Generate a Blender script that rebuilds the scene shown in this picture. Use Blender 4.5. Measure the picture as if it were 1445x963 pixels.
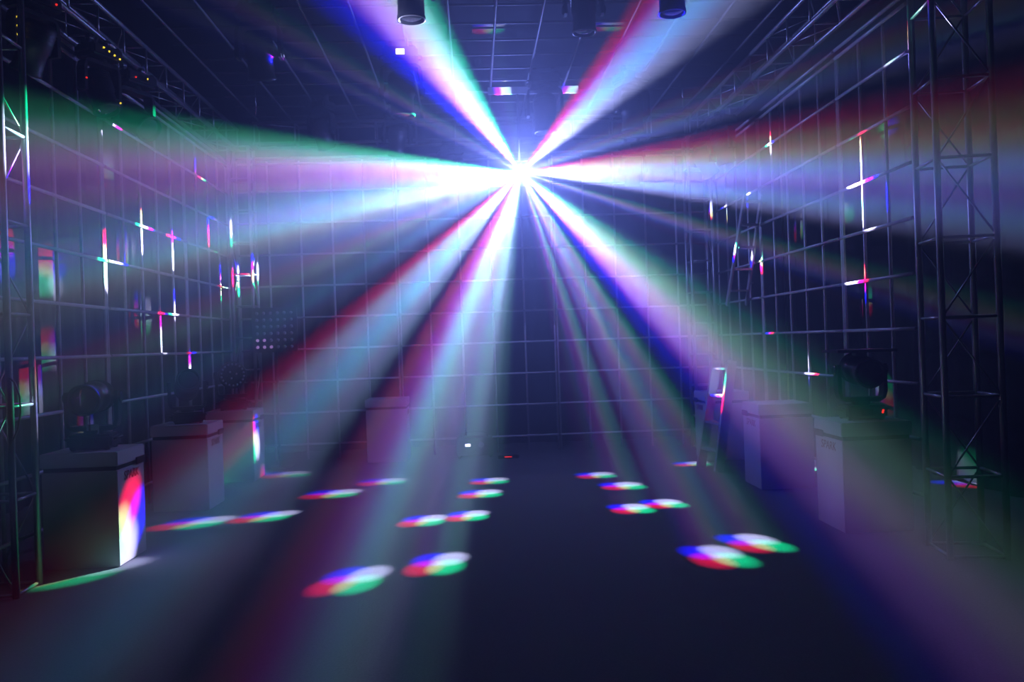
import bpy, bmesh, math, random
from mathutils import Vector, Matrix, Quaternion

random.seed(7)
for o in list(bpy.data.objects):
    bpy.data.objects.remove(o, do_unlink=True)
scene = bpy.context.scene
C = scene.collection
PI = math.pi
EYE = 1.75                                   # camera height above the floor

# ------------------------------------------------------------------ camera
cam_data = bpy.data.cameras.new('camera')
cam = bpy.data.objects.new('camera', cam_data)
C.objects.link(cam)
yaw, pitch, roll = 0.0476, 0.0014, -0.0339
fwd = Vector((math.sin(yaw) * math.cos(pitch), math.cos(yaw) * math.cos(pitch), math.sin(pitch)))
rgt = Vector((math.cos(yaw), -math.sin(yaw), 0))
upv = rgt.cross(fwd)
r2 = rgt * math.cos(roll) + upv * math.sin(roll)
u2 = -rgt * math.sin(roll) + upv * math.cos(roll)
M3 = Matrix((r2, u2, -fwd)).transposed()
cam.matrix_world = Matrix.Translation((0, 0, EYE)) @ M3.to_4x4()
cam_data.sensor_width = 36
cam_data.sensor_fit = 'HORIZONTAL'
cam_data.lens = 1166.6 / 1445 * 36
cam_data.clip_end = 100
scene.camera = cam

# ------------------------------------------------------------------ haze filling the room (world volume)
world = bpy.data.worlds.new('hazy_air')
scene.world = world
world.use_nodes = True
wn = world.node_tree
wn.nodes.clear()
wo = wn.nodes.new('ShaderNodeOutputWorld')
wb = wn.nodes.new('ShaderNodeBackground')
wb.inputs[0].default_value = (0, 0, 0, 1)
wv = wn.nodes.new('ShaderNodeVolumeScatter')
wv.inputs['Color'].default_value = (0.80, 0.86, 1.0, 1)
wv.inputs['Density'].default_value = 0.09
wv.inputs['Anisotropy'].default_value = 0.72
wn.links.new(wb.outputs[0], wo.inputs['Surface'])
wn.links.new(wv.outputs[0], wo.inputs['Volume'])

# ------------------------------------------------------------------ the effect light (real lamp with a lens-array pattern)
SRC = Vector((0.72, 11.0, 2.26 + EYE))
CHIP = 0.0145                                # angular offset of each LED chip in a beam
LOBE = 0.0320                                # angular radius of a chip's image
STRAY = (0.013, 0.018, 0.076)                # light scattered in all directions by the lenses
POWER = 5000.0
BEAM_GAIN = 6.0
BEAMS = [
    # target point on floor, walls or ceiling (x, y, z above floor), gain, size, twist of the LED chip square
    # rows on the floor
    (-0.97, 6.30, 0, .75, .95), (-0.34, 6.65, 0, .75, .95), (1.87, 6.48, 0, .75, .95), (2.29, 6.84, 0, .75, .95),
    (-0.55, 8.29, 0, .50, 1.1), (-0.11, 8.43, 0, .50, 1.1), (1.56, 8.43, 0, .50, 1.1), (1.94, 8.61, 0, .50, 1.1),
    (-1.74, 10.04, 0, .28, 1.5), (-1.22, 10.78, 0, .18, 1.6), (0.03, 9.63, 0, .33, 1.45), (0.15, 10.49, 0, .22, 1.5),
    (1.52, 10.59, 0, .22, 1.5), (1.71, 9.75, 0, .33, 1.45), (-2.92, 8.67, 0, .45, 1.15), (-2.24, 8.84, 0, .45, 1.15),
    (-2.71, 11.75, 0, .16, 1.4), (2.93, 11.2, 0, .25, 1.2), (-2.97, 7.15, .28, .6, 1.1), (-2.95, 11.3, .6, .35, 1.1),
    # towards the camera, low
    (-1.38, 3.0, .80, .55, .85), (-0.64, 3.0, .56, .55, .8), (-0.35, 3.0, .55, .2, .7), (1.83, 2.6, .54, .65, .9), (2.02, 2.8, .70, .3, .9),
    # left grid
    (-3.84, 9.91, 3.21, 2.0, 1.3, -.4), (-3.84, 10.81, 3.11, 2.0, 1.3), (-3.84, 12.53, 3.52, 1.6, 1.2), (-3.84, 12.94, 2.81, 1.4, 1.2),
    (-3.84, 12.04, 4.37, .5, 1.0), (-3.84, 10.36, 2.01, 1.2, 1.1), (-3.84, 11.38, 1.54, .5, 1.0), (-3.84, 10.75, 2.38, .8, 1.0),
    (-3.45, 6.55, 3.40, 1.4, 1.5, -.75), (-3.45, 6.5, 1.40, .4, 1.0), (-3.6, 9.2, 4.25, .7, 1.1), (-2.0, 8.1, 4.75, .22, .8),
    # right grid and ladder
    (4.03, 8.2, 3.45, 2.1, 1.5, .3), (4.03, 8.1, 3.05, 1.5, 1.4, 1.2), (4.03, 8.36, 2.27, .8, 1.0), (4.03, 7.3, 4.3, .5, 1.1), (4.03, 10.7, 4.27, .5, 1.0),
    (4.03, 12.75, 3.66, .5, 1.0), (4.03, 11.6, 3.63, .5, 1.0), (4.03, 9.6, 1.26, .5, 1.0), (4.03, 10.93, 1.85, .4, 1.0), (4.03, 11.26, 2.74, .4, 1.0),
    (3.16, 10.55, 1.05, .9, 1.3),
    # towards the camera, level and above
    (-2.74, 5.0, 2.82, .5, 1.5, -.75), (-2.5, 5.0, 2.45, .7, 1.7, .6), (-2.6, 5.5, 2.0, .4, 1.3), (-2.45, 5.2, 1.35, .2, 1.3), (-3.84, 9.0, 2.75, 1.8, 1.4, .5),
    (2.59, 5.0, 2.76, .5, 1.5, .3),
    (-0.66, 7.3, 4.79, .85, 2.3), (2.03, 7.3, 4.76, .7, 2.3),
    # ceiling
    (0.52, 11.22, 5.17, .13, 2.6), (1.43, 11.22, 5.17, .13, 2.0), (-0.73, 9.0, 4.43, .15, .9), (1.89, 9.0, 4.10, .15, .9), (1.15, 12.4, 5.14, .5, 1.6),
]


def effect_lamp():
    ld = bpy.data.lights.new('effect_light_lamp', 'POINT')
    ld.energy = POWER
    ld.shadow_soft_size = 0.0
    ld.use_nodes = True
    nt = ld.node_tree
    nt.nodes.clear()
    out = nt.nodes.new('ShaderNodeOutputLight')
    nrm = nt.nodes.new('ShaderNodeTexCoord').outputs['Normal']
    sep = nt.nodes.new('ShaderNodeSeparateXYZ')
    nt.links.new(nrm, sep.inputs[0])
    beams = []
    for (x, y, z, gain, size, *tw) in BEAMS:
        beams.append(((Vector((x, y, z)) - SRC).normalized(), gain, size, (CHIP * 1.42 + LOBE) * size + .002, tw[0] if tw else 0.0))

    def vmath(op, a, b, c=None):
        n = nt.nodes.new('ShaderNodeVectorMath')
        n.operation = op
        for i, v in enumerate((a, b, c)):
            if v is None:
                continue
            if isinstance(v, (tuple, Vector)):
                n.inputs[i].default_value = v
            else:
                nt.links.new(v, n.inputs[i])
        return n.outputs['Value'] if op == 'DOT_PRODUCT' else n.outputs[0]

    def leaf(items):
        acc, nin = None, nrm
        for d, gain, size, rad, tw in items:
            if acc is not None:              # chains the beams so that the shader needs little memory
                nin = vmath('MULTIPLY_ADD', acc, (1e-12,) * 3, nrm)
            e1 = (Vector((1, 0, 0)) - d * d.x).normalized()
            e2 = e1.cross(d)
            e1, e2 = e1 * math.cos(tw) + e2 * math.sin(tw), e2 * math.cos(tw) - e1 * math.sin(tw)
            a, w = CHIP * size, LOBE * size
            chip = {'B': (-1, 1), 'W': (1, 1), 'R': (-1, -1), 'G': (1, -1)}
            dv = {k: (d + e1 * a * p + e2 * a * q).normalized() for k, (p, q) in chip.items()}
            cmb = nt.nodes.new('ShaderNodeCombineXYZ')
            for i, k in enumerate('RGB'):
                nt.links.new(vmath('DOT_PRODUCT', nin, dv[k]), cmb.inputs[i])
            mr = nt.nodes.new('ShaderNodeMapRange')
            mr.data_type = 'FLOAT_VECTOR'
            mr.interpolation_type = 'SMOOTHSTEP'
            vin = [k for k in mr.inputs if k.type == 'VECTOR']
            nt.links.new(cmb.outputs[0], vin[0])
            vin[1].default_value = (math.cos(w),) * 3
            vin[2].default_value = (math.cos(w * .15),) * 3
            vin[3].default_value = (0, 0, 0)
            vin[4].default_value = (gain * .84, gain * .95, gain * 1.8)
            vout = [k for k in mr.outputs if k.type == 'VECTOR'][0]
            mw = nt.nodes.new('ShaderNodeMapRange')
            mw.interpolation_type = 'SMOOTHSTEP'
            nt.links.new(vmath('DOT_PRODUCT', nin, dv['W']), mw.inputs[0])
            mw.inputs[1].default_value = math.cos(w)
            mw.inputs[2].default_value = math.cos(w * .15)
            mw.inputs[3].default_value = 0
            mw.inputs[4].default_value = gain
            one = vmath('MULTIPLY_ADD', mw.outputs[0], (.68, .74, 1.15), vout)
            acc = one if acc is None else vmath('ADD', acc, one)
        em = nt.nodes.new('ShaderNodeEmission')
        if acc is None:
            em.inputs['Color'].default_value = (*STRAY, 1)
        else:
            # the red and green LEDs carry a little blue
            sp = nt.nodes.new('ShaderNodeSeparateXYZ')
            nt.links.new(acc, sp.inputs[0])
            cb = nt.nodes.new('ShaderNodeCombineXYZ')
            nt.links.new(sp.outputs[0], cb.inputs[0])
            nt.links.new(sp.outputs[1], cb.inputs[1])
            nt.links.new(vmath('DOT_PRODUCT', acc, (.08, .45, .92)), cb.inputs[2])
            nt.links.new(vmath('MULTIPLY_ADD', cb.outputs[0], (BEAM_GAIN,) * 3, STRAY), em.inputs['Color'])
        return em.outputs[0]

    def split(items, depth):
        """the lens array as a tree over directions, so that each ray only meets the few beams near it"""
        if depth == 0 or len(items) <= 3:
            return leaf(items)
        best = None
        for ax in range(3):
            for b0 in items:
                for sg in (-1, 1):
                    t = b0[0][ax] + sg * b0[3]
                    lo = [b for b in items if b[0][ax] - b[3] < t]
                    hi = [b for b in items if b[0][ax] + b[3] > t]
                    c = max(len(lo), len(hi)) + .3 * (len(lo) + len(hi))
                    if best is None or c < best[0]:
                        best = (c, ax, t, lo, hi)
        c, ax, t, lo, hi = best
        if max(len(lo), len(hi)) >= len(items):
            return leaf(items)
        gt = nt.nodes.new('ShaderNodeMath')
        gt.operation = 'GREATER_THAN'
        nt.links.new(sep.outputs[ax], gt.inputs[0])
        gt.inputs[1].default_value = t
        mx = nt.nodes.new('ShaderNodeMixShader')
        nt.links.new(gt.outputs[0], mx.inputs[0])
        nt.links.new(split(lo, depth - 1), mx.inputs[1])
        nt.links.new(split(hi, depth - 1), mx.inputs[2])
        return mx.outputs[0]
    nt.links.new(split(beams, 4), out.inputs[0])
    lo = bpy.data.objects.new('effect_light_lamp', ld)
    C.objects.link(lo)
    lo.location = SRC
    return lo


lamp = effect_lamp()

# ------------------------------------------------------------------ exposure and integrator
vs = scene.view_settings
vs.view_transform = 'Standard'
vs.look = 'None'
vs.gamma = 1
vs.use_curve_mapping = False
vs.exposure = 0.0
cy = scene.cycles
cy.use_denoising = True
cy.max_bounces = 2
cy.diffuse_bounces = 1
cy.glossy_bounces = 1
cy.volume_bounces = 0
cy.transmission_bounces = 2
cy.sample_clamp_indirect = 3
cy.light_sampling_threshold = 0
scene.render.use_persistent_data = False


# ------------------------------------------------------------------ materials
def mat(name, color, rough=.6, metal=0.0, noise=None, bump=0.0, spec=.5, emit=None, estr=0.0):
    m = bpy.data.materials.new(name)
    m.use_nodes = True
    nt = m.node_tree
    b = nt.nodes['Principled BSDF']
    b.inputs['Base Color'].default_value = (*color, 1)
    b.inputs['Roughness'].default_value = rough
    b.inputs['Metallic'].default_value = metal
    b.inputs['Specular IOR Level'].default_value = spec
    if emit:
        b.inputs['Emission Color'].default_value = (*emit, 1)
        b.inputs['Emission Strength'].default_value = estr
    if noise:
        scale, amt = noise
        tc = nt.nodes.new('ShaderNodeTexCoord')
        nz = nt.nodes.new('ShaderNodeTexNoise')
        nz.inputs['Scale'].default_value = scale
        nz.inputs['Detail'].default_value = 4
        nt.links.new(tc.outputs['Object'], nz.inputs['Vector'])
        rp = nt.nodes.new('ShaderNodeValToRGB')
        rp.color_ramp.elements[0].position = .3
        rp.color_ramp.elements[1].position = .7
        rp.color_ramp.elements[0].color = (*[c * (1 - amt) for c in color], 1)
        rp.color_ramp.elements[1].color = (*[min(1, c * (1 + amt)) for c in color], 1)
        nt.links.new(nz.outputs[0], rp.inputs[0])
        nt.links.new(rp.outputs[0], b.inputs['Base Color'])
        if bump:
            bp = nt.nodes.new('ShaderNodeBump')
            bp.inputs['Strength'].default_value = bump
            bp.inputs['Distance'].default_value = .01
            nt.links.new(nz.outputs[0], bp.inputs['Height'])
            nt.links.new(bp.outputs[0], b.inputs['Normal'])
    return m


M = dict(
    floor=mat('grey_carpet', (.15, .15, .155), .95, noise=(60, .25), bump=.3, spec=.1),
    drape=mat('black_drape', (.030, .030, .034), .95, noise=(8, .3), spec=.05),
    ceiling=mat('black_ceiling', (.022, .022, .025), .95, noise=(6, .3), spec=.05),
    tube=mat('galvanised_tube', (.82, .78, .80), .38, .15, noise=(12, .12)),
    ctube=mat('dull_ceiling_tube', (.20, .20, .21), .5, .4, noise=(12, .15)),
    alu=mat('aluminium_truss', (.55, .55, .56), .35, .6, noise=(14, .12)),
    crate=mat('white_crate_board', (.68, .65, .68), .55, noise=(5, .05)),
    gap=mat('black_gap_strap', (.02, .02, .02), .9),  # shade of the gap below the crate lid; also the latch strap
    black=mat('black_plastic', (.022, .022, .024), .42, noise=(20, .2)),
    gloss=mat('black_gloss', (.012, .012, .014), .12),
    glass=mat('fixture_lens', (.05, .05, .06), .06, spec=.8),
    steel=mat('bright_steel', (.6, .6, .62), .25, .9),
    wood=mat('ladder_aluminium', (.70, .66, .66), .45, .3, noise=(9, .15)),
    red=mat('red_print', (.25, .015, .03), .6),
    paper=mat('white_sticker', (.7, .68, .7), .6),
    cable=mat('pale_cable', (.5, .5, .45), .5),
    led_w=mat('display_white', (.1, .1, .1), .4, emit=(.85, .9, 1), estr=6),
    led_b=mat('display_blue', (.1, .1, .1), .4, emit=(.55, .55, 1), estr=6),
    led_y=mat('led_yellow', (.1, .1, .0), .4, emit=(1, .75, .05), estr=2.2),
    led_r=mat('led_red', (.1, .0, .0), .4, emit=(1, .03, .02), estr=1.6),
    led_glint=mat('led_lens_glint', (.35, .33, .42), .3, emit=(.45, .4, .8), estr=.05),  # weak glow painted in for reflections on the LED lenses
    led_glint_vio=mat('led_lens_glint_violet', (.3, .3, .4), .3, emit=(.55, .3, 1), estr=.9),  # stronger violet glow, also standing in for lens reflections
    led_face=mat('effect_lens', (.8, .8, .8), .2, emit=(.8, .88, 1), estr=40),
)


# ------------------------------------------------------------------ mesh helpers
def finish(bm, name, smooth=False):
    me = bpy.data.meshes.new(name)
    bmesh.ops.recalc_face_normals(bm, faces=bm.faces)
    bm.to_mesh(me)
    bm.free()
    if smooth:
        for p in me.polygons:
            p.use_smooth = True
    return me


def link(name, me, m, parent=None, loc=None, rot=None):
    o = bpy.data.objects.new(name, me)
    C.objects.link(o)
    if m is not None and me is not None and not me.materials:
        me.materials.append(m)
    if parent:
        o.parent = parent
    if loc is not None:
        o.location = loc
    if rot is not None:
        o.rotation_mode = 'QUATERNION' if isinstance(rot, Quaternion) else 'XYZ'
        if isinstance(rot, Quaternion):
            o.rotation_quaternion = rot
        else:
            o.rotation_euler = rot
    return o


def thing(name, label, cat, loc=(0, 0, 0), rot=(0, 0, 0), group=None):
    o = bpy.data.objects.new(name, None)
    C.objects.link(o)
    o.empty_display_size = .1
    o.location = loc
    o.rotation_euler = rot
    tag(o, label, cat, group)
    return o


def tag(o, label, cat, group=None):
    o['label'] = label
    o['category'] = cat
    if group:
        o['group'] = group
    return o


def add_box(bm, x0, x1, y0, y1, z0, z1, bev=0.0):
    v = [bm.verts.new(p) for p in ((x0, y0, z0), (x1, y0, z0), (x1, y1, z0), (x0, y1, z0),
                                   (x0, y0, z1), (x1, y0, z1), (x1, y1, z1), (x0, y1, z1))]
    fs = [bm.faces.new([v[i] for i in f]) for f in ((3, 2, 1, 0), (4, 5, 6, 7), (0, 1, 5, 4), (1, 2, 6, 5), (2, 3, 7, 6), (3, 0, 4, 7))]
    if bev:
        es = list({e for f in fs for e in f.edges})
        bmesh.ops.bevel(bm, geom=es, offset=bev, segments=2, affect='EDGES')


def box_mesh(name, x0, x1, y0, y1, z0, z1, bev=0.0):
    bm = bmesh.new()
    add_box(bm, x0, x1, y0, y1, z0, z1, bev)
    return finish(bm, name)


def add_tube(bm, pts, r, n=8):
    rings = []
    pts = [Vector(p) for p in pts]
    for i, p in enumerate(pts):
        t = (pts[min(i + 1, len(pts) - 1)] - pts[max(i - 1, 0)]).normalized()
        a = t.orthogonal().normalized() if i == 0 else (prev - t * prev.dot(t)).normalized()
        prev = a
        b = t.cross(a)
        rings.append([bm.verts.new(p + a * r * math.cos(2 * PI * k / n) + b * r * math.sin(2 * PI * k / n)) for k in range(n)])
    for A, B in zip(rings, rings[1:]):
        for k in range(n):
            bm.faces.new((A[k], A[(k + 1) % n], B[(k + 1) % n], B[k]))
    bm.faces.new(rings[0][::-1])
    bm.faces.new(rings[-1])


def add_lathe(bm, prof, n=20, axis=Matrix.Identity(4), cap=True):
    rings = []
    for r, z in prof:
        rings.append([bm.verts.new(axis @ Vector((r * math.cos(2 * PI * k / n), r * math.sin(2 * PI * k / n), z))) for k in range(n)])
    for A, B in zip(rings, rings[1:]):
        for k in range(n):
            bm.faces.new((A[k], A[(k + 1) % n], B[(k + 1) % n], B[k]))
    if cap:
        bm.faces.new(rings[0][::-1])
        bm.faces.new(rings[-1])


def lathe_mesh(name, prof, n=20, smooth=False):
    bm = bmesh.new()
    add_lathe(bm, prof, n)
    me = finish(bm, name)
    if smooth:
        for p in me.polygons:
            p.use_smooth = len(p.vertices) == 4
    return me


_cyl = {}


def bar(name, p, q, r, m, parent, n=10):
    """a straight round tube from p to q (coordinates of its parent) with shared mesh data"""
    p, q = Vector(p), Vector(q)
    L = round((q - p).length, 3)
    key = (L, r, n, m.name)
    if key not in _cyl:
        bm = bmesh.new()
        add_lathe(bm, [(r, -L / 2), (r, L / 2)], n)
        me = finish(bm, name)
        for f in me.polygons:
            f.use_smooth = len(f.vertices) == 4
        me.materials.append(m)
        _cyl[key] = me
    return link(name, _cyl[key], None, parent, (p + q) / 2, (q - p).to_track_quat('Z', 'Y'))


def struct(name, me, m):
    o = link(name, me, m)
    o['kind'] = 'structure'
    return o


# ------------------------------------------------------------------ the room shell
XL, XR, YB, YF, ZC = -5.3, 5.5, 14.3, -2.0, 6.1


def drape_mesh(name, p0, p1, height, nrm, amp=.05, wave=.45):
    """a heavy pleated curtain wall"""
    bm = bmesh.new()
    p0, p1, nrm = Vector(p0), Vector(p1), Vector(nrm)
    L = (p1 - p0).length
    n = int(L / .09)
    lo, hi = [], []
    for i in range(n + 1):
        t = i / n
        off = amp * math.sin(2 * PI * t * L / wave) + amp * .5 * math.sin(2 * PI * t * L / (wave * 2.7) + 1)
        p = p0.lerp(p1, t) + nrm * off
        lo.append(bm.verts.new(p))
        hi.append(bm.verts.new(p + Vector((0, 0, height))))
    for i in range(n):
        bm.faces.new((lo[i], lo[i + 1], hi[i + 1], hi[i]))
    return finish(bm, name, True)


struct('floor', box_mesh('floor', XL - .2, XR + .2, YF - .2, YB + .2, -.2, 0), M['floor'])
struct('ceiling', box_mesh('ceiling', XL - .2, XR + .2, YF - .2, YB + .2, ZC, ZC + .2), M['ceiling'])
struct('wall_left', drape_mesh('wall_left', (XL, YF, 0), (XL, YB, 0), ZC, (1, 0, 0)), M['drape'])
struct('wall_right', drape_mesh('wall_right', (XR, YF, 0), (XR, YB, 0), ZC, (1, 0, 0)), M['drape'])
struct('wall_back', drape_mesh('wall_back', (XL, YB, 0), (XR, YB, 0), ZC, (0, 1, 0)), M['drape'])
struct('wall_front', drape_mesh('wall_front', (XL, YF, 0), (XR, YF, 0), ZC, (0, 1, 0)), M['drape'])

# ------------------------------------------------------------------ tube grid panels that line the room
TR = .017
ROWS = [.25 + .5 * k for k in range(9)]          # .25 ... 4.25
TOP = 4.73


def grid_panel(axis, fixed, a0, cells, label, group, inner, skip_top=False):
    """panel in a vertical plane; axis 'Y': runs along Y at X=fixed; axis 'X': runs along X at Y=fixed"""
    def P(a, z, d=0.0):
        return (d, a - a0, z) if axis == 'Y' else (a - a0, d, z)
    t = thing('tube_grid_panel', label, 'grid panel', (fixed, a0, 0) if axis == 'Y' else (a0, fixed, 0), group=group)
    a1 = a0 + cells * .5
    e = .022
    for k in range(cells + 1):
        a = a0 + .5 * k + (e if k == 0 else -e if k == cells else 0)
        bar('upright_tube', P(a, 0), P(a, TOP), TR, M['tube'], t)
    for z in ROWS:
        bar('rail_tube', P(a0 + e, z, inner * .03), P(a1 - e, z, inner * .03), TR, M['tube'], t)
    for dz in (-.045, .045):
        bar('top_tube', P(a0 + e, TOP + dz, inner * .03), P(a1 - e, TOP + dz, inner * .03), TR * 1.1, M['tube'], t)
    return t


G = 'steel tube grid panels lining the room'
grid_panel('Y', -3.84, 6.386, 5, 'steel tube grid panel of the left wall, beside the near truss tower', G, 1)
grid_panel('Y', -3.84, 8.886, 5, 'steel tube grid panel in the middle of the left wall', G, 1)
grid_panel('Y', -3.84, 11.386, 4, 'steel tube grid panel of the left wall, farthest from the camera', G, 1)
grid_panel('Y', 4.03, 7.249, 3, 'narrow steel tube grid panel of the right wall, beside the near truss tower', G, -1)
grid_panel('Y', 4.03, 8.749, 5, 'steel tube grid panel in the middle of the right wall', G, -1)
grid_panel('Y', 4.03, 11.249, 4, 'steel tube grid panel of the right wall, farthest from the camera', G, -1)
grid_panel('X', 13.22, -3.655, 5, 'steel tube grid panel of the back wall, at its left end', G, -1)
grid_panel('X', 13.22, -1.155, 5, 'steel tube grid panel in the middle of the back wall', G, -1)
grid_panel('X', 13.22, 1.345, 5, 'steel tube grid panel of the back wall, at its right end', G, -1)

# ------------------------------------------------------------------ ceiling tube grid
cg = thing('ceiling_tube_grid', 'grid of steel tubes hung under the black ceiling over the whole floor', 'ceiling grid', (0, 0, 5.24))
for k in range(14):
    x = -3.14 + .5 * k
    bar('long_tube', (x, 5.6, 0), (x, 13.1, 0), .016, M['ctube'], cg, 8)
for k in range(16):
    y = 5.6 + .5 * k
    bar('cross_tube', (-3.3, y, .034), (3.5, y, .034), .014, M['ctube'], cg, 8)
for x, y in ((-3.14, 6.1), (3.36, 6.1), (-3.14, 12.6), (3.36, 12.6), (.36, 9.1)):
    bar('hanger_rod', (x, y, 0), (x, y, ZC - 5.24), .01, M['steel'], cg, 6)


# ------------------------------------------------------------------ trusses
def truss(label, p0, p1, u, v, step, parent_loc, group='aluminium box trusses', r=.025, diag=True, plate=True):
    """box truss from p0 to p1 with side vectors u, v"""
    p0, p1, u, v = Vector(p0), Vector(p1), Vector(u), Vector(v)
    t = thing('box_truss', label, 'truss', parent_loc, group=group)
    o = Vector(parent_loc)
    p0 -= o
    p1 -= o
    cor = [Vector((0, 0, 0)), u, u + v, v]
    for c in cor:
        bar('chord', p0 + c, p1 + c, r, M['alu'], t, 12)
    L = (p1 - p0).length
    d = (p1 - p0) / L
    n = max(1, round(L / step))
    for i in range(n + 1):
        q = p0 + d * (i * L / n) * .995 + d * .02
        for k in range(4):
            if i % 1 == 0:
                bar('rung', q + cor[k], q + cor[(k + 1) % 4], r * .5, M['alu'], t, 8)
        if diag and i < n:
            q2 = p0 + d * ((i + 1) * L / n) * .995 + d * .02
            for k in (1, 3):
                a, b = (k, (k + 1) % 4) if i % 2 == 0 else ((k + 1) % 4, k)
                bar('brace', q + cor[a], q2 + cor[b], r * .32, M['alu'], t, 8)
    return t


truss('aluminium box truss tower standing at the left near the camera', (-3.41, 6.57, 0), (-3.41, 6.57, 4.842), (.02, -.36, 0), (-.33, -.02, 0), .66, (-3.6, 6.4, 0))
truss('aluminium box truss tower standing at the right near the camera', (3.54, 6.07, 0), (3.54, 6.07, 4.842), (.07, .42, 0), (.40, -.07, 0), .64, (3.75, 6.25, 0))
truss('aluminium box truss tower in the far left corner', (-3.58, 12.62, 0), (-3.58, 12.62, 4.842), (.30, 0, 0), (0, .30, 0), .5, (-3.43, 12.77, 0))
truss('aluminium box truss tower in the far right corner', (3.42, 12.62, 0), (3.42, 12.62, 4.842), (.34, 0, 0), (0, .30, 0), .5, (3.6, 12.77, 0))
truss('aluminium box truss running overhead along the left wall', (-3.53, 5.2, 4.87), (-3.53, 13.0, 4.87), (0, 0, .31), (-.31, 0, 0), .6, (-3.68, 9.1, 4.87))
truss('aluminium box truss running overhead along the right wall', (3.83, 5.2, 4.87), (3.83, 13.0, 4.87), (0, 0, .31), (-.31, 0, 0), .6, (3.68, 9.1, 4.87))
truss('aluminium box truss running overhead along the back wall', (-3.2, 12.62, 4.87), (3.48, 12.62, 4.87), (0, 0, .31), (0, .30, 0), .6, (.14, 12.77, 4.87))

# flat battens over the effect light that catch its upward beams
tag(link('mounting_batten', box_mesh('mounting_batten', -.62, .62, -.012, .012, 0, .10, .003), M['alu'], None, (.94, 11.22, 5.12)),
    'flat aluminium batten just above the effect light, lit pink and green', 'batten')
tag(link('mounting_batten', box_mesh('mounting_batten', -.28, .28, -.012, .012, 0, .08, .003), M['alu'], None, (1.22, 12.4, 5.10)),
    'short flat aluminium batten farther back behind the effect light', 'batten')


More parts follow.
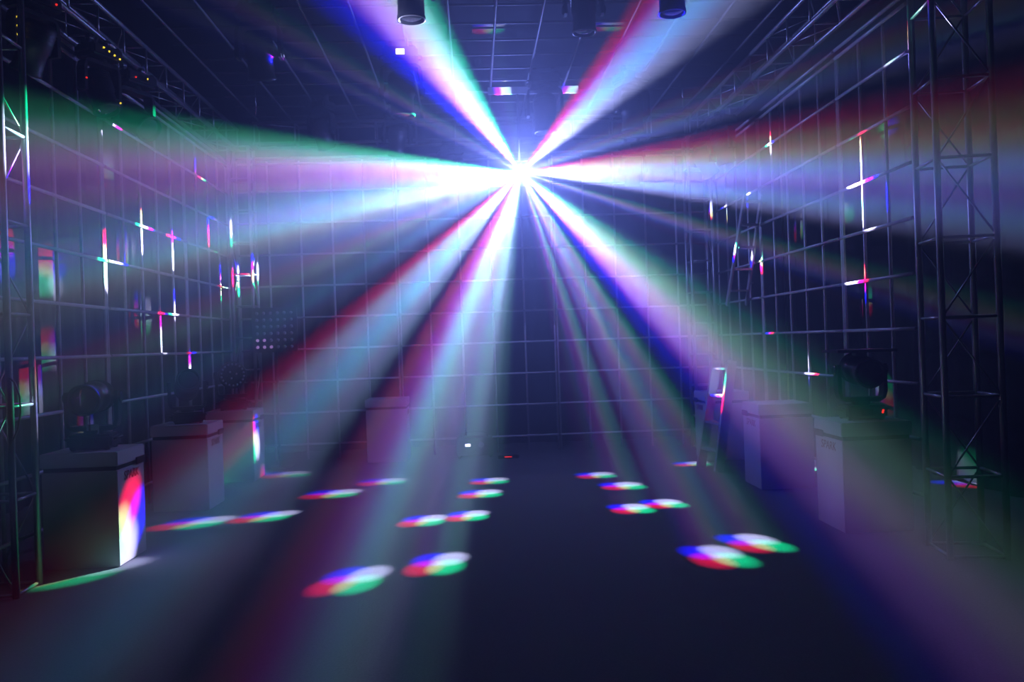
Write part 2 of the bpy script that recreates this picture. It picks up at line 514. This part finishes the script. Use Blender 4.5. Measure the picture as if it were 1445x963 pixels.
# ------------------------------------------------------------------ moving head lights
def moving_head(name, label, loc, rotz=0.0, hang=True, tilt=0.0, s=1.0, group=None, led=None, display=None, wash=False, style='beam', pole=0.0):
    """base at the origin, yoke and head above it (below it when hung)"""
    t = thing(name, label, 'stage light', loc, (PI if hang else 0, 0, rotz), group)
    bm = bmesh.new()
    add_box(bm, -.17 * s, .17 * s, -.14 * s, .14 * s, .012 * s, .125 * s, .02 * s)
    base = link('base', finish(bm, 'base'), M['black'], t)
    for sx in (-1, 1):
        for sy in (-1, 1):
            bm = bmesh.new()
            add_lathe(bm, [(.02 * s, 0), (.018 * s, .015 * s)], 8, Matrix.Translation((sx * .13 * s, sy * .1 * s, 0)))
            link('foot', finish(bm, 'foot'), M['black'], base)
    bm = bmesh.new()
    dm = M['led_w'] if display == 'white' else M['gloss']
    sg = 1 if hang else -1
    add_box(bm, -.045 * s, .045 * s, min(sg * .144, sg * .139) * s, max(sg * .144, sg * .139) * s, .04 * s, .095 * s)
    if display == 'white':
        bm.free()
        bm = bmesh.new()
        add_box(bm, -.04 * s, .04 * s, min(sg * .148, sg * .139) * s, max(sg * .148, sg * .139) * s, .045 * s, .095 * s)
    link('display', finish(bm, 'display'), dm, base)
    bm = bmesh.new()
    add_lathe(bm, [(.07 * s, .125 * s), (.075 * s, .14 * s), (.075 * s, .155 * s)], 20)
    link('turntable', finish(bm, 'turntable'), M['black'], t)
    # yoke: one U-shaped piece swept from rectangles
    bm = bmesh.new()
    w, d0 = .19 * s, .055 * s
    path = [(-w, .47), (-w, .24), (-w * .93, .185), (-w * .75, .165), (w * .75, .165), (w * .93, .185), (w, .24), (w, .47)]
    th = .032 * s
    prof_o, prof_i = [], []
    for i, (x, z) in enumerate(path):
        sx = 1 if x > 0 else -1
        k = 1 if i in (0, 1, 6, 7) else .75 if i in (2, 5) else .0
        prof_o.append((x + sx * th * .5 * k, z * s - th * .45 * (1 - k)))
        prof_i.append((x - sx * th * .5 * k, z * s + th * .75 * (1 - k)))
    vo = [[bm.verts.new((x, yy, z)) for x, z in prof_o] for yy in (-d0, d0)]
    vi = [[bm.verts.new((x, yy, z)) for x, z in prof_i] for yy in (-d0, d0)]
    for i in range(len(path) - 1):
        bm.faces.new((vo[0][i], vo[0][i + 1], vo[1][i + 1], vo[1][i]))
        bm.faces.new((vi[0][i], vi[1][i], vi[1][i + 1], vi[0][i + 1]))
        bm.faces.new((vo[0][i], vi[0][i], vi[0][i + 1], vo[0][i + 1]))
        bm.faces.new((vo[1][i], vo[1][i + 1], vi[1][i + 1], vi[1][i]))
    for i in (0, -1):
        bm.faces.new((vo[0][i], vo[1][i], vi[1][i], vi[0][i]))
    yoke = link('yoke', finish(bm, 'yoke'), M['black'], t)
    for sx in (-1, 1):
        bm = bmesh.new()
        add_lathe(bm, [(.045 * s, 0), (.045 * s, .012 * s), (.03 * s, .02 * s)], 16,
                  Matrix.Translation((sx * (w + th * .5), 0, .42 * s)) @ Matrix.Rotation(sx * PI / 2, 4, 'Y'))
        link('pivot_cap', finish(bm, 'pivot_cap'), M['gloss'], yoke)
    # head
    ax = Matrix.Translation((0, 0, .42 * s)) @ Matrix.Rotation(tilt, 4, 'X')
    bm = bmesh.new()
    if wash:
        pr = [(.05, -.11), (.11, -.10), (.15, -.04), (.165, .03), (.165, .07), (.155, .075)]
    else:
        pr = [(.05, -.20), (.10, -.195), (.125, -.16), (.13, -.05), (.13, .03), (.115, .05), (.118, .20), (.126, .21), (.126, .235), (.108, .238), (.105, .215)]
    add_lathe(bm, [(r * s, z * s) for r, z in pr], 24, ax)
    hm = finish(bm, 'head')
    for p in hm.polygons:
        p.use_smooth = len(p.vertices) == 4
    head = link('head', hm, M['black'], t)
    bm = bmesh.new()
    if wash:
        add_lathe(bm, [(.15 * s, .0755 * s), (.15 * s, .079 * s)], 24, ax)
        link('lens_plate', finish(bm, 'lens_plate'), M['gloss'], head)
        for ring, cnt in ((.045, 3), (.13, 18)):
            for k in range(cnt):
                a = 2 * PI * k / cnt + .2
                bm = bmesh.new()
                add_lathe(bm, [(.0135 * s, .079 * s), (.0125 * s, .083 * s), (.006 * s, .0865 * s)], 8,
                          ax @ Matrix.Translation((ring * s * math.cos(a), ring * s * math.sin(a), 0)))
                link('led_lens', finish(bm, 'led_lens'), M['led_glint'], head)
    else:
        add_lathe(bm, [(.105 * s, .217 * s), (.09 * s, .224 * s), (.05 * s, .231 * s), (.01 * s, .233 * s)], 24, ax)
        link('lens', finish(bm, 'lens', True), M['glass'], head)
        for k in range(4):
            bm = bmesh.new()
            add_lathe(bm, [(.1275 * s, 0), (.134 * s, .002 * s), (.134 * s, .01 * s), (.1275 * s, .012 * s)], 24, ax @ Matrix.Translation((0, 0, (-.145 + .028 * k) * s)), cap=False)
            link('cooling_rib', finish(bm, 'cooling_rib'), M['black'], head)
    # handles on the base
    for sx in (-1, 1):
        bm = bmesh.new()
        add_tube(bm, [(sx * .165 * s, -.07 * s, .08 * s), (sx * .20 * s, -.06 * s, .09 * s), (sx * .20 * s, .06 * s, .09 * s), (sx * .165 * s, .07 * s, .08 * s)], .009 * s, 8)
        link('carry_handle', finish(bm, 'carry_handle', True), M['black'], base)
    if hang:
        for sx in (-1, 1):
            bm = bmesh.new()
            x = sx * .1 * s
            add_box(bm, x - .02, x + .02, -.03, .03, -.05 - pole, .015)
            add_lathe(bm, [(.034, -.02), (.034, .02)], 14, Matrix.Translation((x, 0, -.06 - pole)) @ Matrix.Rotation(PI / 2, 4, 'Y'))
            link('hook_clamp', finish(bm, 'hook_clamp'), M['steel'], t)
    if led:
        for (color, x, y, z) in led:
            bm = bmesh.new()
            bmesh.ops.create_icosphere(bm, subdivisions=1, radius=.011)
            link('indicator_led', finish(bm, 'indicator_led'), M['led_y'] if color == 'y' else M['led_r'], base, (x, sg * abs(y), z))
    return t


HZ = 5.24 - .062
GH = 'moving head lights hung from the ceiling grid'
moving_head('moving_head_light', 'black moving head light hanging at the top, left of the middle, pointing straight down', (-.43, 7.1, HZ), .0, s=.98, group=GH)
moving_head('moving_head_light', 'black moving head light with a lit white display, hanging above the left beams', (-.72, 9.6, HZ), 0.05, s=1.18, display='white', group=GH)
moving_head('moving_head_light', 'black moving head light hanging at the top edge, right of the middle beam', (1.83, 7.1, HZ), .0, s=.95, group=GH)
moving_head('moving_head_light', 'black moving head light hanging behind the upper right beam', (2.16, 10.6, HZ), .4, s=1.15, group=GH)
moving_head('moving_head_light', 'black moving head light hanging right beside the shining effect light', (1.03, 10.6, HZ), .0, s=1.15, group=GH)
moving_head('moving_head_light', 'black moving head light hanging at the top, between two ceiling tubes in the middle', (1.13, 7.6, HZ), 0, s=.9, group=GH)
moving_head('moving_head_light', 'black moving head light hanging alone at the upper left, clear of the truss', (-2.025, 8.35, HZ), 0, s=1.1, tilt=.35, group=GH)
moving_head('moving_head_light', 'black moving head light hanging far back left, speckled pink', (-1.0, 12.1, HZ), .3, s=1.0, tilt=.4, group=GH)
moving_head('moving_head_light', 'black moving head light hanging far back left, near the corner truss', (-2.0, 11.6, HZ), -.5, s=1.0, tilt=.5, group=GH)
LT = 'moving head lights hung from the side trusses'
moving_head('moving_head_light', 'black moving head light on the left truss with three yellow indicator dots', (-3.53, 7.0, 4.753), 1.15, s=1.0, tilt=.5, group=LT,
            led=[('y', -.19, -.058, .26), ('y', -.19, -.058, .33), ('y', -.19, -.058, .40), ('r', .1, -.145, .07)])
moving_head('moving_head_light', 'black moving head light on the left truss with a slanting row of four yellow dots', (-3.53, 8.2, 4.753), 1.1, s=1.0, tilt=-.4, group=LT,
            led=[('y', .12, -.145, .11), ('y', .06, -.145, .09), ('y', .0, -.145, .07), ('y', -.06, -.145, .05), ('r', -.19, -.058, .36)])
moving_head('moving_head_light', 'black moving head light on the left truss catching a green and red beam', (-3.53, 9.0, 4.753), 1.1, s=1.15, tilt=-1.0, group=LT,
            led=[('y', .05, -.165, .07), ('y', -.22, -.066, .38), ('r', -.1, -.165, .09)])
moving_head('moving_head_light', 'black moving head light on the right truss, nearest to the far corner', (3.52, 12.1, 4.753), -1.2, s=1.0, tilt=.6, group=LT)
moving_head('moving_head_light', 'black moving head light on the right truss above the hung ladder', (3.52, 11.2, 4.753), -1.2, s=1.0, tilt=.3, group=LT)
BK = 'moving head lights hung from the back truss'
moving_head('moving_head_light', 'black moving head light on the back truss, right of the middle', (2.55, 12.62, 4.753), 0, s=1.0, tilt=.3, group=BK)
moving_head('moving_head_light', 'black moving head light on the back truss, left of the middle', (-.25, 12.62, 4.753), .2, s=1.0, tilt=-.3, group=BK)

# the shining effect light
ef = thing('effect_light', 'small effect light in mid air shooting out all the coloured beams', 'effect light', (SRC.x, SRC.y + .13, SRC.z))
bm = bmesh.new()
add_box(bm, -.12, .12, -.04, .12, -.10, .10, .02)
body = link('housing', finish(bm, 'housing'), M['black'], ef)
for k in range(5):
    link('cooling_fin', box_mesh('cooling_fin', -.1, .1, .12, .15, -.075 + k * .036, -.069 + k * .036), M['black'], body)
bm = bmesh.new()
add_lathe(bm, [(.045, 0), (.045, .012), (.035, .018)], 24, Matrix.Translation((0, -.04, 0)) @ Matrix.Rotation(PI / 2, 4, 'X'))
fc = link('lens_dish', finish(bm, 'lens_dish'), M['led_face'], ef)
for k in range(7):
    a = 2 * PI * k / 6
    rr = 0 if k == 6 else .026
    bm = bmesh.new()
    add_lathe(bm, [(.011, 0), (.009, .005), (.004, .008)], 10, Matrix.Translation((rr * math.cos(a), -.058, rr * math.sin(a))) @ Matrix.Rotation(PI / 2, 4, 'X'))
    link('lens', finish(bm, 'lens'), M['led_face'], fc)
bm = bmesh.new()
add_tube(bm, [(-.13, .04, 0), (-.15, .06, .14), (-.13, .09, .20), (.13, .09, .20), (.15, .06, .14), (.13, .04, 0)], .01, 8)
link('bracket', finish(bm, 'bracket'), M['black'], ef)
bar('drop_pole', (0, .09, .20), (0, .09, 5.12 - SRC.z), .014, M['black'], ef, 8)


# ------------------------------------------------------------------ crates
def text_mesh(txt, size):
    cu = bpy.data.curves.new('lettering', 'FONT')
    cu.body = txt
    cu.size = size
    cu.extrude = .001
    cu.align_x = 'CENTER'
    cu.shear = .15
    ob = bpy.data.objects.new('tmp_text', cu)
    C.objects.link(ob)
    dg = bpy.context.evaluated_depsgraph_get()
    me = bpy.data.meshes.new_from_object(ob.evaluated_get(dg))
    me.materials.clear()
    bpy.data.objects.remove(ob, do_unlink=True)
    bpy.data.curves.remove(cu)
    return me


LETTER = text_mesh('SPARK', .105)
CW, CD = .61, .56


def crate(label, x, y, side):
    """white crate, its room-side face towards +x (side=1) or -x (side=-1); origin at the near room-side bottom corner"""
    t = thing('flight_crate', label, 'crate', (x, y, 0), group='white lidded crates')
    x0, x1 = (-CW, 0) if side > 0 else (0, CW)
    link('body', box_mesh('body', x0, x1, 0, CD, .004, .80, .006), M['crate'], t)
    link('gap_shade_strip', box_mesh('gap_shade_strip', x0 + .012, x1 - .012, .012, CD - .012, .80, .835), M['gap'], t)  # black strip: the shade in the lid gap put in as colour
    lid = link('lid', box_mesh('lid', x0 - .008, x1 + .008, -.008, CD + .008, .835, .955, .008), M['crate'], t)
    # notch strap on the lid at the far corner of the room side
    xs = x1 if side > 0 else x0
    link('latch', box_mesh('latch', xs + side * .008, xs + side * .022, CD - .20, CD - .02, .80, .86, .004), M['gap'], lid)
    o = link('lettering', LETTER, M['red'], t, (xs + side * .003, CD * .5, .70), (PI / 2, 0, PI / 2 if side > 0 else -PI / 2))
    return t


crate('white lidded crate at the left nearest the camera, coloured light on its side', -2.97, 6.98, 1)
crate('white lidded crate at the left, second from the camera', -2.97, 9.31, 1)
crate('white lidded crate at the left farthest from the camera, its narrow side brightly lit', -2.97, 11.2, 1)
crate('white lidded crate at the right nearest the camera, under a moving head light', 3.15, 6.98, -1)
crate('white lidded crate at the right, second from the camera', 3.17, 9.1, -1)
crate('white lidded crate at the right behind the leaning ladder', 3.2, 11.35, -1)
c = crate('white lidded crate standing alone at the back wall, left of the middle', -1.03, 12.52, 1)

CT = .956
SH = 'moving head lights standing on crates'
m1 = moving_head('moving_head_light', 'black moving head light with a white sticker on the nearest left crate', (-3.27, 7.26, CT), .12, hang=False, tilt=PI / 2 + .05, s=1.05, group=SH)
link('sticker', box_mesh('sticker', -.04, .06, -.062, -.058, .13, .215), M['paper'], m1)
st = [o for o in m1.children if o.name.startswith('sticker')][0]
link('stripe', box_mesh('stripe', -.022, -.006, -.0635, -.0615, .132, .213), M['red'], st)
moving_head('moving_head_light', 'black moving head light on the second left crate', (-3.27, 9.6, CT), .4, hang=False, tilt=1.2, s=1.0, group=SH)
moving_head('ring_wash_light', 'black wash light with a ring of pale LEDs, on the farthest left crate', (-3.29, 11.48, CT), .25, hang=False, tilt=PI / 2 - .1, s=1.12, wash=True, group=SH)
m2 = moving_head('moving_head_light', 'black moving head light with a flat head plate on the nearest right crate', (3.46, 7.26, CT), -.1, hang=False, tilt=PI / 2 + .1, s=1.05, group=SH,
                 led=[('r', .13, -.150, .07), ('r', .135, -.150, .085)])
bm = bmesh.new()
add_box(bm, -.26, .26, -.2, .24, .60, .625, .006)
plate = link('head_plate', finish(bm, 'head_plate'), M['black'], m2)
link('plate_bracket', box_mesh('plate_bracket', -.05, .05, -.05, .05, .52, .602), M['black'], m2)

# LED matrix panel on a stand in front of the back grid
lp = thing('led_matrix_panel', 'square LED matrix panel with rows of pale violet dots, at the back left', 'light panel', (-2.92, 12.4, 0))
bar('stand_pole', (0, .06, .015), (0, .06, 1.75), .018, M['black'], lp, 10)
link('stand_base', box_mesh('stand_base', -.2, .2, -.1, .2, 0, .02, .004), M['black'], lp)
pan = link('panel', box_mesh('panel', -.33, .33, -.03, .035, 1.72, 2.38, .01), M['black'], lp)
for i in range(6):
    for j in range(6):
        bm = bmesh.new()
        add_lathe(bm, [(.024, 0), (.02, .008), (.008, .012)], 10, Matrix.Translation((-.25 + .1 * i, -.03, 1.80 + .1 * j)) @ Matrix.Rotation(PI / 2, 4, 'X'))
        hot = (i + j <= 1) or (i == 2 and j == 0) or (i == 1 and j == 1)
        link('led_lens', finish(bm, 'led_lens'), M['led_glint_vio'] if hot else M['led_glint'], pan)

# haze machine with a lit display at the foot of the back grid
hm_ = thing('haze_machine', 'low black haze machine with a lit bluish display at the back wall', 'haze machine', (-.02, 12.85, 0))
hb = link('case', box_mesh('case', -.28, .28, -.18, .22, .03, .30, .015), M['black'], hm_)
link('display', box_mesh('display', -.145, -.065, -.188, -.18, .175, .215), M['led_b'], hb)
for sx in (-1, 1):
    for sy in (-.15, .18):
        link('foot', lathe_mesh('foot', [(.02, 0), (.02, .032)], 8), M['black'], hm_, (sx * .24, sy, 0))
bm = bmesh.new()
add_lathe(bm, [(.04, 0), (.035, .05), (.045, .055)], 14, Matrix.Translation((.1, -.18, .2)) @ Matrix.Rotation(PI / 2, 4, 'X'))
link('nozzle', finish(bm, 'nozzle'), M['steel'], hb)
bm = bmesh.new()
add_tube(bm, [(-.2, .05, .30), (-.2, .05, .36), (-.1, .05, .38), (.1, .05, .38), (.2, .05, .36), (.2, .05, .30)], .01, 8)
link('carry_handle', finish(bm, 'carry_handle', True), M['black'], hb)
pw = thing('power_strip', 'small black power strip with a red light on the floor at the back', 'power strip', (.48, 12.45, 0))
pb = link('body', box_mesh('body', -.16, .16, -.03, .03, 0, .05, .006), M['black'], pw)
link('switch', box_mesh('switch', -.06, .05, -.034, -.03, .02, .035), M['led_r'], pb)
for k in range(3):
    link('socket', box_mesh('socket', -.14 + .1 * k, -.08 + .1 * k, -.02, .02, .05, .054), M['gloss'], pb)


# ------------------------------------------------------------------ ladders
def ladder(name, label, foot, top, along, width_b, width_t, n, rail=(.035, .075)):
    """two rails and flat treads; foot/top: middle of the lower/upper end, along: direction of the treads"""
    foot, top, along = Vector(foot), Vector(top), Vector(along).normalized()
    t = thing(name, label, 'ladder', foot)
    d = (top - foot)
    L = d.length
    d = d / L
    nrm = d.cross(along).normalized()
    R = Matrix((along, nrm, d)).transposed()
    for s in (-1, 1):
        a = along * s * width_b / 2
        b = (top - foot) + along * s * width_t / 2
        dd = (b - a).normalized()
        aa = (along - dd * along.dot(dd)).normalized()
        Rr = Matrix((aa, dd.cross(aa), dd)).transposed()
        me = box_mesh('rail', -rail[0] / 2, rail[0] / 2, -rail[1] / 2, rail[1] / 2, 0, (b - a).length, .004)
        link('rail', me, M['wood'], t, a, Rr.to_quaternion())
    for k in range(n):
        f = (k + .7) / n
        w = width_b + (width_t - width_b) * f
        me = box_mesh('tread', -w / 2 + rail[0] / 2, w / 2 - rail[0] / 2, -.05, .05, -.014, .014, .003)
        # treads stay level
        ry = Vector((0, 0, 1)).cross(along).normalized()
        Rt = Matrix((along, ry, along.cross(ry))).transposed()
        link('tread', me, M['wood'], t, d * L * f, Rt.to_quaternion())
    return t


ladder('step_ladder', 'aluminium step ladder leaning in front of the far right crate', (3.02, 10.62, .012), (3.26, 10.62, 1.42), (-.18, 1, 0), .50, .42, 4, (.05, .12))
hl = ladder('hung_ladder', 'dark narrow ladder hung high on the right grid wall', (3.80, 11.7, 2.17), (3.80, 10.85, 3.61), (1, .15, 0), .30, .24, 5, (.03, .06))
for dz, dy in ((1.33, -.785), (.30, -.175)):
    link('hook', box_mesh('hook', .14, .197, dy - .02, dy + .02, dz - .01, dz + .012), M['steel'], hl)

# loose cable on the left tower
bm = bmesh.new()
add_tube(bm, [(-3.385, 6.185, 1.62), (-3.34, 6.19, 1.58), (-3.315, 6.2, 1.48), (-3.31, 6.2, 1.36), (-3.33, 6.195, 1.24), (-3.365, 6.19, 1.16), (-3.385, 6.185, 1.12)], .007, 8)
tag(link('loose_cable', finish(bm, 'loose_cable', True), M['cable']), 'pale loose cable looped on the left near truss tower', 'cable')
